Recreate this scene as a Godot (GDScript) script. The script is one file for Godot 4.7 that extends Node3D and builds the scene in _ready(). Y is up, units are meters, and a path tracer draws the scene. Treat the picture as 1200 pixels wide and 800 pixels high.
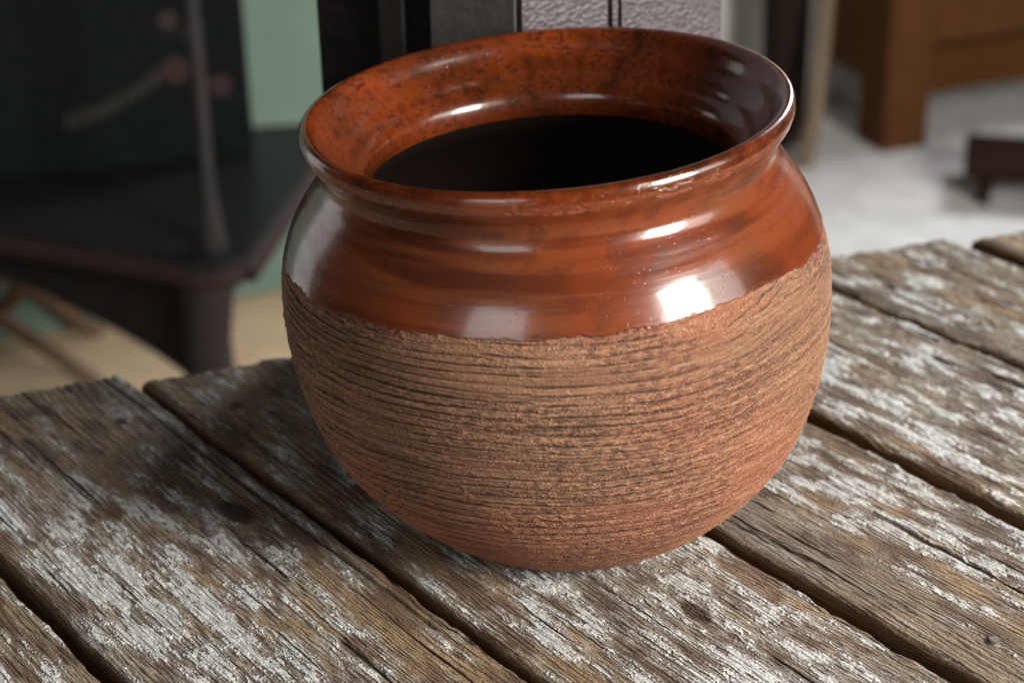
extends Node3D
# A salt-worn clay pot on a weathered board table, seen from above in a room lit by windows.

const BOARD_TURN := -53.4            # the boards run along this direction, degrees about y
const T0 := -0.36                    # where the board textures begin, metres along a board
const BOARD_LEN := 0.80
const THICK := 0.030
const SIDE := 0.012                  # how far down a side the texture reaches
const FLOOR_Y := -0.75
const ROOM_TURN := 22.7

var along := Vector3(cos(deg_to_rad(53.4)), 0, sin(deg_to_rad(53.4)))
var across := Vector3(sin(deg_to_rad(53.4)), 0, -cos(deg_to_rad(53.4)))
var names := {}


func _ready() -> void:
	set_view()
	set_lights()
	var threads: Array[Thread] = []
	var jobs: Array[Callable] = []
	var maps := pot_maps()
	for k in 4:
		jobs.append(pot_textures.bind(maps, k * POT_H / 4, (k + 1) * POT_H / 4))
	for k: int in [1, 2, 3, 4, 0, 5, 6, 7]:
		jobs.append(board_textures.bind(k))
	var made: Array = []
	made.resize(jobs.size())
	for n in jobs.size():
		var th := Thread.new()
		th.start(jobs[n])
		threads.append(th)
		if threads.size() % 4 == 0:
			for k in range(n - 3, n + 1):
				made[k] = threads[k].wait_to_finish()
	for k in jobs.size():
		if made[k] == null:
			made[k] = threads[k].wait_to_finish()
	var pot_tex := {"colour": PackedByteArray(), "rough": PackedByteArray(), "coat": PackedByteArray(), "height": PackedFloat32Array()}
	for k in 4:
		for key: String in pot_tex:
			pot_tex[key].append_array(made[k][key])
	build_room()
	build_table([made[8], made[4], made[5], made[6], made[7], made[9], made[10], made[11]])
	build_pot(pot_tex)
	build_iron_box()
	build_stove()
	build_cabinet()
	build_small_things()


# ---------------------------------------------------------------- view and light
func set_view() -> void:
	var cam := Camera3D.new()
	cam.name = "camera"
	add_child(cam)
	cam.position = Vector3(-0.02709, 0.48515, 0.83655)
	cam.rotation_degrees = Vector3(-24.909, 0, -1.2354)
	var lens := CameraAttributesPhysical.new()
	lens.frustum_focal_length = 12.0 / tan(deg_to_rad(20.722 / 2.0))
	lens.frustum_focus_distance = 0.85
	lens.frustum_near = 0.05
	lens.frustum_far = 60.0
	lens.exposure_aperture = 6.8
	cam.attributes = lens
	cam.current = true
	var env := Environment.new()
	env.background_mode = Environment.BG_COLOR
	env.background_color = Color(0.016, 0.015, 0.014).linear_to_srgb()
	env.tonemap_mode = Environment.TONE_MAPPER_LINEAR
	env.tonemap_exposure = 1.0
	env.sdfgi_enabled = true
	env.ssao_enabled = true
	env.ssil_enabled = true
	var world := WorldEnvironment.new()
	world.name = "world"
	world.environment = env
	add_child(world)


func set_lights() -> void:
	# windows of the room, out of the frame, seen as highlights in the glaze
	window_lamp("window", "tall bright window on the right that lights the pot", Vector3(1.93, 1.08, 1.45), Vector2(0.80, 1.3), Vector3(0, 0.1, 0), 16.0, Color(1.0, 0.985, 0.96))
	window_lamp("window", "curtained window right of the tall bright one", Vector3(2.42, 1.05, 0.72), Vector2(0.55, 1.3), Vector3(0, 0.1, 0), 1.2, Color(1.0, 0.96, 0.92))
	window_lamp("window", "dimmer window behind the camera on the left", Vector3(-1.12, 1.25, 2.28), Vector2(1.05, 1.1), Vector3(0, 0.1, 0), 1.1, Color(0.95, 0.97, 1.0))
	window_lamp("window", "pale window at the far left beside the stove", Vector3(-1.70, 0.25, -1.47), Vector2(1.1, 1.4), Vector3(-0.6, 0, 0.3), 0.20, Color(0.93, 0.97, 1.0))
	window_lamp("window", "bright window at the back right beyond the cabinet", Vector3(1.90, 1.30, -3.38), Vector2(0.9, 1.4), Vector3(0.7, -0.75, -2.2), 11.0, Color(0.97, 0.98, 1.0))


func window_lamp(called: String, label: String, at: Vector3, size: Vector2, target: Vector3, energy: float, colour: Color) -> void:
	var w := thing(called, label, "window", at, 0.0, "windows of the room")
	var away := (at - target) * Vector3(1, 0, 1)
	w.rotation.y = atan2(-away.x, -away.z)
	var white := plain(Color(0.72, 0.70, 0.66), 0.5)
	var st := begin()
	var b := 0.06
	var hx := size.x / 2.0
	var hy := size.y / 2.0
	add_box(st, Vector3(0, hy + b / 2.0, 0), Vector3(size.x + 2 * b, b, 0.08))
	add_box(st, Vector3(0, -hy - b / 2.0, 0), Vector3(size.x + 2 * b, b, 0.08))
	add_box(st, Vector3(-hx - b / 2.0, 0, 0), Vector3(b, size.y, 0.08))
	add_box(st, Vector3(hx + b / 2.0, 0, 0), Vector3(b, size.y, 0.08))
	commit(st, "frame", white, w)
	st = begin()
	var low := at.y - hy - b - FLOOR_Y
	add_box(st, Vector3(0, -hy - b - low / 2.0, -0.01), Vector3(size.x + 2 * b, low, 0.10))
	commit(st, "lower_panel", white, w)
	var glow := plain(Color(0.8, 0.8, 0.8), 0.3)
	glow.emission_enabled = true
	glow.emission = colour
	glow.emission_energy_multiplier = clampf(0.1 * energy, 0.05, 0.6)
	st = begin()
	add_box(st, Vector3(0, 0, -0.02), Vector3(size.x, size.y, 0.01))
	commit(st, "pane", glow, w)
	var lamp := AreaLight3D.new()
	lamp.name = "window_light"
	lamp.area_size = size
	lamp.light_color = colour
	lamp.light_energy = energy
	lamp.area_range = 20.0
	lamp.area_attenuation = 2.0
	lamp.shadow_enabled = true
	w.add_child(lamp, true)
	lamp.rotation.y = PI
	lamp.position = Vector3(0, 0, 0.0)


# ---------------------------------------------------------------- helpers
func numbered(called: String) -> String:
	if not names.has(called):
		names[called] = 0
		return called
	names[called] += 1
	return "%s_%03d" % [called, names[called]]


func thing(called: String, label: String, category: String, at := Vector3.ZERO, turn := 0.0, group := "") -> Node3D:
	var o := Node3D.new()
	o.name = numbered(called)
	add_child(o)
	o.position = at
	o.rotation_degrees.y = turn
	o.set_meta("label", label)
	o.set_meta("category", category)
	if group:
		o.set_meta("group", group)
	return o


func begin() -> SurfaceTool:
	var st := SurfaceTool.new()
	st.begin(Mesh.PRIMITIVE_TRIANGLES)
	st.set_smooth_group(-1)
	return st


func commit(st: SurfaceTool, called: String, m: Material, parent: Node) -> MeshInstance3D:
	st.generate_normals()
	return put_mesh(st.commit(), called, m, parent)


func put_mesh(mesh: Mesh, called: String, m: Material, parent: Node) -> MeshInstance3D:
	var o := MeshInstance3D.new()
	o.mesh = mesh
	o.material_override = m
	o.name = called if parent != self else numbered(called)
	var n := 1
	while parent != self and parent.has_node(NodePath(o.name)):
		o.name = "%s_%03d" % [called, n]
		n += 1
	parent.add_child(o)
	return o


func plain(c: Color, rough := 0.8, metal := 0.0) -> StandardMaterial3D:
	var m := StandardMaterial3D.new()
	m.albedo_color = c.linear_to_srgb()
	m.roughness = rough
	m.metallic = metal
	return m


func quad(st: SurfaceTool, a: Vector3, b: Vector3, c: Vector3, d: Vector3) -> void:
	for p: Vector3 in [a, b, c, a, c, d]:
		st.add_vertex(p)


func add_box(st: SurfaceTool, at: Vector3, size: Vector3, turn := Basis()) -> void:
	# a box with small chamfers
	var h := size / 2.0
	var c := minf(0.004, minf(h.x, minf(h.y, h.z)) * 0.4)
	var pts: Array[PackedVector3Array] = []
	for ring: Array in [[-h.y, c], [-h.y + c, 0.0], [h.y - c, 0.0], [h.y, c]]:
		var x: float = h.x - ring[1]
		var z: float = h.z - ring[1]
		var y: float = ring[0]
		var p := PackedVector3Array()
		for q: Vector2 in [Vector2(-x + c, -z), Vector2(x - c, -z), Vector2(x, -z + c), Vector2(x, z - c), Vector2(x - c, z), Vector2(-x + c, z), Vector2(-x, z - c), Vector2(-x, -z + c)]:
			p.append(at + turn * Vector3(q.x, y, q.y))
		pts.append(p)
	for k in 3:
		for n in 8:
			var m := (n + 1) % 8
			quad(st, pts[k][n], pts[k][m], pts[k + 1][m], pts[k + 1][n])
	for n in range(1, 7):
		for p: Vector3 in [pts[3][0], pts[3][n], pts[3][n + 1]]:
			st.add_vertex(p)
		for p: Vector3 in [pts[0][0], pts[0][n + 1], pts[0][n]]:
			st.add_vertex(p)


func add_prism(st: SurfaceTool, foot: PackedVector2Array, y0: float, y1: float) -> void:
	# foot is (x, z), counter-clockwise seen from above (x right, z towards the viewer downwards)
	var n := foot.size()
	for k in n:
		var a := foot[k]
		var b := foot[(k + 1) % n]
		quad(st, Vector3(a.x, y0, a.y), Vector3(a.x, y1, a.y), Vector3(b.x, y1, b.y), Vector3(b.x, y0, b.y))
	var tri := Geometry2D.triangulate_polygon(foot)
	for k in range(0, tri.size(), 3):
		var p := foot[tri[k]]
		var q := foot[tri[k + 1]]
		var r := foot[tri[k + 2]]
		if (q - p).cross(r - p) < 0:
			var t := q
			q = r
			r = t
		for v: Vector2 in [p, q, r]:
			st.add_vertex(Vector3(v.x, y1, v.y))
		for v: Vector2 in [p, r, q]:
			st.add_vertex(Vector3(v.x, y0, v.y))


func add_tube(st: SurfaceTool, path: PackedVector3Array, radii: PackedFloat32Array, sides := 12) -> void:
	var rings: Array[PackedVector3Array] = []
	for k in path.size():
		var d := (path[mini(k + 1, path.size() - 1)] - path[maxi(k - 1, 0)]).normalized()
		var x := d.cross(Vector3.FORWARD if absf(d.z) < 0.9 else Vector3.RIGHT).normalized()
		var y := d.cross(x)
		var ring := PackedVector3Array()
		for n in sides:
			var a := TAU * n / sides
			ring.append(path[k] + (x * cos(a) + y * sin(a)) * radii[k])
		rings.append(ring)
	st.set_smooth_group(1)
	for k in path.size() - 1:
		for n in sides:
			var m := (n + 1) % sides
			quad(st, rings[k][n], rings[k + 1][n], rings[k + 1][m], rings[k][m])
	st.set_smooth_group(-1)
	for n in range(1, sides - 1):
		for p: Vector3 in [rings[0][0], rings[0][n], rings[0][n + 1]]:
			st.add_vertex(p)
		var e := path.size() - 1
		for p: Vector3 in [rings[e][0], rings[e][n + 1], rings[e][n]]:
			st.add_vertex(p)


func noise(rng_seed: int, frequency: float, octaves := 4) -> FastNoiseLite:
	var n := FastNoiseLite.new()
	n.seed = rng_seed
	n.noise_type = FastNoiseLite.TYPE_SIMPLEX_SMOOTH
	n.frequency = frequency
	n.fractal_octaves = octaves
	n.fractal_type = FastNoiseLite.FRACTAL_FBM if octaves > 1 else FastNoiseLite.FRACTAL_NONE
	return n


# values 0..1 of a w x h map whose grain is sx by sy texels to one cell of the noise picture; repeats across x when seamless
func noise_map(rng_seed: int, w: int, h: int, sx: float, sy: float, frequency: float, octaves: int, seamless := false) -> PackedFloat32Array:
	var n := noise(rng_seed, frequency, octaves)
	var sw := maxi(int(w / sx), 4)
	var sh := maxi(int(h / sy), 4)
	var im := n.get_seamless_image(sw, sh, false, false, 0.12) if seamless else n.get_image(sw, sh)
	im.convert(Image.FORMAT_RF)
	if sw != w or sh != h:
		im.resize(w, h, Image.INTERPOLATE_CUBIC)
	return im.get_data().to_float32_array()


func ramp(a: float, b: float, x: float) -> float:
	var t := clampf((x - a) / (b - a), 0.0, 1.0)
	return t * t * (3.0 - 2.0 * t)


func picture(w: int, h: int, format: int, data: PackedByteArray) -> ImageTexture:
	return ImageTexture.create_from_image(Image.create_from_data(w, h, false, format, data))


# ---------------------------------------------------------------- the pot
const POT_W := 2048
const POT_H := 1024
const LEAN := -0.040
const TILT := 0.054


# the wall's outline from the foot to the throat: [radius, height] points, then evenly spaced along the wall
func pot_outline() -> Dictionary:
	var key: Array[Vector2] = [
		Vector2(0.050, 0.0), Vector2(0.0600, 0.0015), Vector2(0.0700, 0.0070), Vector2(0.0906, 0.0227), Vector2(0.1122, 0.0470), Vector2(0.1245, 0.0735), Vector2(0.1310, 0.1020), Vector2(0.1329, 0.1271),
		Vector2(0.1309, 0.1490), Vector2(0.1240, 0.1690), Vector2(0.1138, 0.1850), Vector2(0.1086, 0.1925), Vector2(0.1073, 0.1985), Vector2(0.1092, 0.2050), Vector2(0.1122, 0.2095), Vector2(0.1144, 0.2128),
		Vector2(0.1154, 0.2162), Vector2(0.1152, 0.2198), Vector2(0.1136, 0.2220), Vector2(0.1110, 0.2218), Vector2(0.1072, 0.2182), Vector2(0.1035, 0.2122), Vector2(0.0975, 0.2062), Vector2(0.0945, 0.2022),
		Vector2(0.0902, 0.1985), Vector2(0.0875, 0.1945), Vector2(0.0868, 0.1895), Vector2(0.0876, 0.1845)]
	var fine := PackedVector2Array()
	for k in key.size() - 1:
		var a := key[maxi(k - 1, 0)]
		var d := key[mini(k + 2, key.size() - 1)]
		for n in 24:
			fine.append(key[k].cubic_interpolate(key[k + 1], a, d, n / 24.0))
	fine.append(key[-1])
	var run := PackedFloat32Array([0.0])
	for k in range(1, fine.size()):
		run.append(run[k - 1] + fine[k].distance_to(fine[k - 1]))
	var total := run[-1]
	var n := 1200
	var even := PackedVector2Array()
	var at := 0
	for k in n + 1:
		var s := total * k / n
		while at < run.size() - 2 and run[at + 1] < s:
			at += 1
		even.append(fine[at].lerp(fine[at + 1], clampf((s - run[at]) / maxf(run[at + 1] - run[at], 1e-9), 0, 1)))
	return {"even": even, "total": total, "n": n}


func run_at_height(o: Dictionary, h: float, from := 0.0) -> float:
	var even: PackedVector2Array = o.even
	var n: int = o.n
	for k in range(int(from * n), n):
		if even[k].y >= h:
			return o.total * k / n
	return o.total


func glaze_edge(u: float) -> float:   # height of the lower edge of the glaze
	return 0.1565 + 0.0034 * cos(TAU * (u - 0.41)) + 0.0006 * sin(TAU * 5.0 * u + 1.0)


func pot_maps() -> Array[PackedFloat32Array]:
	var w := POT_W
	var h := POT_H
	return [noise_map(11, w, h, 8, 8, 0.012, 4, true), noise_map(12, w, h, 8, 8, 0.02, 3, true), noise_map(13, w, h, 16, 1, 0.06, 4, true), noise_map(14, w, h, 24, 2, 0.05, 3, true),
		noise_map(15, w, h, 1, 1, 0.24, 3, true), noise_map(16, w, h, 2, 2, 0.035, 4, true), noise_map(17, w, h, 2, 1, 0.11, 3, true), noise_map(18, w, h, 20, 2, 0.03, 4, true), noise_map(19, w, h, 4, 4, 0.03, 3, true)]


func pot_textures(maps: Array[PackedFloat32Array], row0: int, row1: int) -> Dictionary:
	var o := pot_outline()
	var even: PackedVector2Array = o.even
	var total: float = o.total
	var w := POT_W
	var h := POT_H
	var low := maps[0]
	var low2 := maps[1]
	var comb := maps[2]        # fine drag marks round the wall
	var comb2 := maps[3]
	var grit := maps[4]
	var blot := maps[5]
	var crumb := maps[6]
	var streak := maps[7]
	var wash := maps[8]
	var colour := PackedByteArray()
	colour.resize(w * (row1 - row0) * 3)
	var rough := PackedByteArray()
	rough.resize(w * (row1 - row0))
	var coat := PackedByteArray()
	coat.resize(w * (row1 - row0))
	var height := PackedFloat32Array()
	height.resize(w * (row1 - row0))
	var edge_run := PackedFloat32Array()
	for i in w:
		edge_run.append(run_at_height(o, glaze_edge((i + 0.5) / w), 0.2))
	# each stroke of the comb: first groove, distance of the grooves in mm, rise
	var strokes := 9
	var rng := RandomNumberGenerator.new()
	rng.seed = 77
	var phase := PackedFloat32Array()
	var gap := PackedFloat32Array()
	var rise := PackedFloat32Array()
	for k in strokes:
		phase.append(rng.randf())
		gap.append(rng.randf_range(3.6, 4.6))
		rise.append(rng.randf_range(-0.02, 0.03))
	gap[4] = 4.9; rise[4] = -0.012      # front, left of the middle
	gap[5] = 4.4; rise[5] = 0.0
	gap[3] = 3.3; rise[3] = -0.12      # front, right of the middle, rising to the right
	gap[2] = 2.9; rise[2] = -0.14
	gap[1] = 3.1; rise[1] = -0.10
	var lip_run := run_at_height(o, 0.2165, 0.5)
	var neck_run := run_at_height(o, 0.1985, 0.5)
	for j in range(row0, row1):
		var s := total * (j + 0.5) / h
		var p := even[int(s / total * 1200.0)]
		var s_mm := s * 1000.0
		var r_mm := p.x * 1000.0
		var flare := 1.0 if s > lip_run else 0.0
		var upper := ramp(neck_run - 0.02, neck_run + 0.01, s)
		var lip_near := exp(-pow((s - lip_run) / 0.0035, 2.0))
		var under_lip := exp(-pow((s - lip_run + 0.0035) / 0.0014, 2.0))
		for i in w:
			var at := j * w + i
			var to := (j - row0) * w + i
			var u := (i + 0.5) / w
			var lo := low[at]
			var lo2 := low2[at]
			var gr := grit[at]
			var cr := crumb[at]
			var bl := blot[at]
			var past := (s - edge_run[i]) * 1000.0 + (cr - 0.5) * 2.0 + (bl - 0.5) * 3.0 + (lo2 - 0.5) * 3.0   # mm above the glaze's ragged edge
			var glaze := ramp(-0.25, 0.35, past)
			var red := 0.0
			var green := 0.0
			var blue := 0.0
			var up := 0.0
			var ro := 0.9
			if glaze < 1.0:
				# bare combed clay
				var pb := u * strokes + 0.30 * sin(s * 75.0 + 0.7) + 0.8 * (lo2 - 0.5) + 0.25 * (bl - 0.5)
				var pi := int(floor(pb))
				var pf := pb - pi
				pi = posmod(pi, strokes)
				var q := (s_mm + rise[pi] * (pf - 0.5) * TAU * r_mm / strokes * -1.0 + (lo - 0.5) * 7.0 + (comb2[at] - 0.5) * 2.6 + (cr - 0.5) * 0.55 + (gr - 0.5) * 0.25) / gap[pi] + phase[pi]
				var row := floorf(q)
				var fr := q - row
				var keep := 0.55 + 0.45 * fposmod(sin(row * 12.9898 + pi * 78.233) * 43758.5, 1.0)
				var border := ramp(0.0, 0.05, pf) * ramp(0.0, 0.05, 1.0 - pf)
				var fade := ramp(0.30, 0.58, wash[at] + 0.35 * (comb2[at] - 0.5))
				var deep := keep * (0.40 + 0.60 * fade) * (0.45 + 0.55 * border) * (0.55 + 0.45 * ramp(0.05, 0.10, s)) * (0.62 + 0.38 * ramp(0.43, 0.49, u))
				var width := 0.068 + 0.06 * (cr - 0.3)
				var line := exp(-pow((fr - 0.5) / width, 2.0))
				var burr := exp(-pow((fr - 0.33) / 0.10, 2.0))
				var drag := comb[at] - 0.5
				var ends := exp(-pow(minf(pf, 1.0 - pf) / 0.02, 2.0))
				up = -1.25 * deep * line + (0.10 + 1.3 * (cr - 0.35) + 0.6 * (gr - 0.5)) * deep * burr + 0.30 * (fr - 0.5) * deep + 0.50 * drag + 0.50 * (gr - 0.5) + 0.6 * (cr - 0.5) * (0.5 + deep) + 0.4 * (bl - 0.5) + ends * 1.3 * (cr - 0.45)
				var pit := ramp(0.76, 0.83, bl * 0.45 + gr * 0.55 + 0.10 * (lo2 - 0.5))
				up -= 0.8 * pit
				var dust := clampf(0.5 + 1.3 * drag + 0.7 * (cr - 0.5) + 0.9 * burr * deep * (0.4 + cr) - 0.3, 0.0, 1.0)
				var warm := clampf(0.5 + 2.0 * (lo - 0.5) - 0.9 * ramp(0.06, 0.14, s) + 0.45 + 0.6 * (bl - 0.5), 0.0, 1.0)
				red = lerpf(112.0, 127.0, warm); green = lerpf(78.0, 75.0, warm); blue = lerpf(56.0, 51.0, warm)
				red = lerpf(red, 174.0, 0.58 * dust); green = lerpf(green, 133.0, 0.58 * dust); blue = lerpf(blue, 102.0, 0.58 * dust)
				var dirt := clampf(1.15 * deep * line + 0.30 * ramp(0.38, 0.22, comb[at]) + 0.15 * ramp(0.40, 0.25, cr) + 0.9 * pit + 0.5 * ramp(0.55, 0.75, lo2) * ramp(0.6, 0.35, cr), 0.0, 1.0)
				red = lerpf(red, 54.0, 0.72 * dirt); green = lerpf(green, 34.0, 0.72 * dirt); blue = lerpf(blue, 24.0, 0.72 * dirt)
				var sand := ramp(0.66, 0.74, gr)
				red = lerpf(red, 206.0, 0.55 * sand); green = lerpf(green, 168.0, 0.55 * sand); blue = lerpf(blue, 134.0, 0.55 * sand)
				# splashes of slip just under the glaze
				var slip := ramp(-7.0, -0.5, past) * ramp(0.54, 0.64, cr * 0.4 + bl * 0.3 + lo2 * 0.3)
				red = lerpf(red, 128.0, 0.8 * slip); green = lerpf(green, 72.0, 0.8 * slip); blue = lerpf(blue, 50.0, 0.8 * slip)
				up += 0.25 * slip
				ro = 0.88 - 0.25 * slip
			if glaze > 0.0:
				var st := streak[at]
				var deep_red := clampf(0.5 + 2.4 * (st - 0.5) + 2.2 * (comb2[at] - 0.5) + 0.8 * (comb[at] - 0.5) + 0.8 * (lo - 0.5), 0.0, 1.0)
				var g_r := lerpf(72.0, 106.0, deep_red)
				var g_g := lerpf(34.0, 57.0, deep_red)
				var g_b := lerpf(18.0, 32.0, deep_red)
				var fire := ramp(0.42, 0.75, lo2 + 0.25 * (1.0 - absf(u - 0.33) * 4.0))
				g_r = lerpf(g_r, 124.0, 0.55 * fire); g_g = lerpf(g_g, 53.0, 0.55 * fire); g_b = lerpf(g_b, 25.0, 0.55 * fire)
				g_r = lerpf(g_r, 86.0, 0.82 * flare); g_g = lerpf(g_g, 34.0, 0.82 * flare); g_b = lerpf(g_b, 8.0, 0.82 * flare)
				var patchy := 1.0 + flare * (0.9 * (bl - 0.5) + 0.7 * (lo2 - 0.5))
				g_r *= patchy; g_g *= patchy; g_b *= patchy
				var spots := ramp(0.55, 0.78, bl + 0.15 * (lo - 0.5) + 0.25 * (cr - 0.5) + 0.05 * upper) * (0.15 + 0.65 * maxf(upper, ramp(0.5, 0.8, lo)))
				spots = maxf(spots * (0.75 - 0.2 * flare), (0.30 + 0.60 * upper) * ramp(0.50, 0.66, bl + 0.15 * (wash[at] - 0.5)) * ramp(0.47, 0.60, gr * 0.3 + cr * 0.7))
				spots *= 0.45 + 0.55 * flare
				g_r = lerpf(g_r, 34.0, 0.68 * spots); g_g = lerpf(g_g, 13.0, 0.68 * spots); g_b = lerpf(g_b, 8.0, 0.68 * spots)
				var speck := ramp(0.84, 0.88, gr)
				g_r = lerpf(g_r, 40.0, 0.7 * speck); g_g = lerpf(g_g, 20.0, 0.7 * speck); g_b = lerpf(g_b, 14.0, 0.7 * speck)
				var light_speck := ramp(0.155, 0.125, gr) * (0.3 + 0.7 * upper)
				g_r = lerpf(g_r, 176.0, light_speck); g_g = lerpf(g_g, 118.0, light_speck); g_b = lerpf(g_b, 90.0, light_speck)
				# chipped and worn lip
				var chip := ramp(0.54, 0.58, cr * 0.5 + bl * 0.5) * under_lip + 0.8 * ramp(0.61, 0.67, cr * 0.6 + bl * 0.4) * lip_near
				chip = clampf(chip, 0.0, 1.0)
				g_r = lerpf(g_r, 148.0, 0.8 * chip); g_g = lerpf(g_g, 78.0, 0.8 * chip); g_b = lerpf(g_b, 48.0, 0.8 * chip)
				var worn := lip_near * ramp(0.45, 0.7, cr)
				g_r = lerpf(g_r, 96.0, 0.5 * worn); g_g = lerpf(g_g, 44.0, 0.5 * worn); g_b = lerpf(g_b, 20.0, 0.5 * worn)
				var bead := exp(-pow((past - 1.0) / 1.0, 2.0))
				g_r = lerpf(g_r, 116.0, 0.4 * bead); g_g = lerpf(g_g, 58.0, 0.4 * bead); g_b = lerpf(g_b, 36.0, 0.4 * bead)
				var g_up := 0.45 + 0.10 * bead * (0.6 + 0.5 * cr) + 0.9 * (lo - 0.5) + 0.08 * (st - 0.5) + 0.06 * (comb2[at] - 0.5) + 0.075 * (comb[at] - 0.5) + 0.03 * (bl - 0.5) + 0.006 * (gr - 0.5) - 0.25 * speck - 0.35 * chip + 0.06 * light_speck
				var g_ro := 0.22 + 0.22 * maxf(st - 0.5, 0.0) + 0.10 * (bl - 0.4) + 0.25 * chip
				red = lerpf(red, g_r, glaze); green = lerpf(green, g_g, glaze); blue = lerpf(blue, g_b, glaze)
				up = lerpf(up, g_up, glaze)
				ro = lerpf(ro, g_ro, glaze)
			colour[to * 3] = clampi(int(red), 0, 255)
			colour[to * 3 + 1] = clampi(int(green), 0, 255)
			colour[to * 3 + 2] = clampi(int(blue), 0, 255)
			coat[to] = int(glaze * 255.0)
			rough[to] = clampi(int(ro * 255.0), 0, 255)
			height[to] = up
	return {"colour": colour, "rough": rough, "coat": coat, "height": height}


func pot_point(even: PackedVector2Array, total: float, u: float, s: float, up: float) -> Vector3:
	var f := clampf(s / total, 0.0, 1.0) * 1200.0
	var k := mini(int(f), 1199)
	var p := even[k].lerp(even[k + 1], f - k)
	var d := even[mini(k + 4, 1200)] - even[maxi(k - 4, 0)]
	var n := Vector2(d.y, -d.x).normalized()
	var a := TAU * u
	var r := p.x * (1.0 + 0.0035 * sin(2.0 * a + 0.6) + 0.0025 * sin(3.0 * a + p.y * 30.0)) + n.x * up
	var y := p.y + n.y * up
	var t := (p.y + 0.0215) / 0.2265
	return Vector3(r * sin(a) + LEAN * p.y, y + TILT * r * sin(a) * t * t * ramp(0.0, 0.03, p.y) + (0.019 * r * cos(a) - 0.0021) * t * t * t * t, -r * cos(a))


func pot_part(pot: Node3D, called: String, m: Material, o: Dictionary, height: PackedFloat32Array, rows: int, lower: PackedFloat32Array, upper: PackedFloat32Array) -> void:
	var cols := 1024
	var even: PackedVector2Array = o.even
	var total: float = o.total
	var v := PackedVector3Array()
	var nm := PackedVector3Array()
	var uv := PackedVector2Array()
	var base := PackedVector3Array()
	v.resize((cols + 1) * (rows + 1)); nm.resize(v.size()); uv.resize(v.size()); base.resize(v.size())
	for j in rows + 1:
		for i in cols + 1:
			var u := float(i) / cols
			var s := lerpf(lower[i], upper[i], float(j) / rows)
			var y := clampi(int(s / total * POT_H), 1, POT_H - 1)
			var x := (i * 2) % POT_W
			var x0 := (x + POT_W - 1) % POT_W
			var up := 0.25 * (height[y * POT_W + x] + height[y * POT_W + x0] + height[(y - 1) * POT_W + x] + height[(y - 1) * POT_W + x0]) * 0.001
			var at := j * (cols + 1) + i
			base[at] = pot_point(even, total, u, s, 0.0)
			v[at] = pot_point(even, total, u, s, up)
			uv[at] = Vector2(u, s / total)
	var index := PackedInt32Array()
	index.resize(cols * rows * 6)
	var k := 0
	for j in rows + 1:
		for i in cols + 1:
			var at := j * (cols + 1) + i
			var l := at - 1 if i > 0 else at + cols - 1
			var r := at + 1 if i < cols else at - cols + 1
			var b := at - cols - 1 if j > 0 else at
			var t := at + cols + 1 if j < rows else at
			nm[at] = (base[t] - base[b]).cross(base[r] - base[l]).normalized()
			if i < cols and j < rows:
				index[k] = at; index[k + 1] = at + 1; index[k + 2] = at + cols + 1
				index[k + 3] = at + 1; index[k + 4] = at + cols + 2; index[k + 5] = at + cols + 1
				k += 6
	put_arrays(v, nm, uv, index, called, m, pot)


func put_arrays(v: PackedVector3Array, nm: PackedVector3Array, uv: PackedVector2Array, index: PackedInt32Array, called: String, m: Material, parent: Node) -> MeshInstance3D:
	var a := []
	a.resize(Mesh.ARRAY_MAX)
	a[Mesh.ARRAY_VERTEX] = v
	a[Mesh.ARRAY_NORMAL] = nm
	a[Mesh.ARRAY_TEX_UV] = uv
	a[Mesh.ARRAY_INDEX] = index
	var mesh := ArrayMesh.new()
	mesh.add_surface_from_arrays(Mesh.PRIMITIVE_TRIANGLES, a)
	return put_mesh(mesh, called, m, parent)


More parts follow.
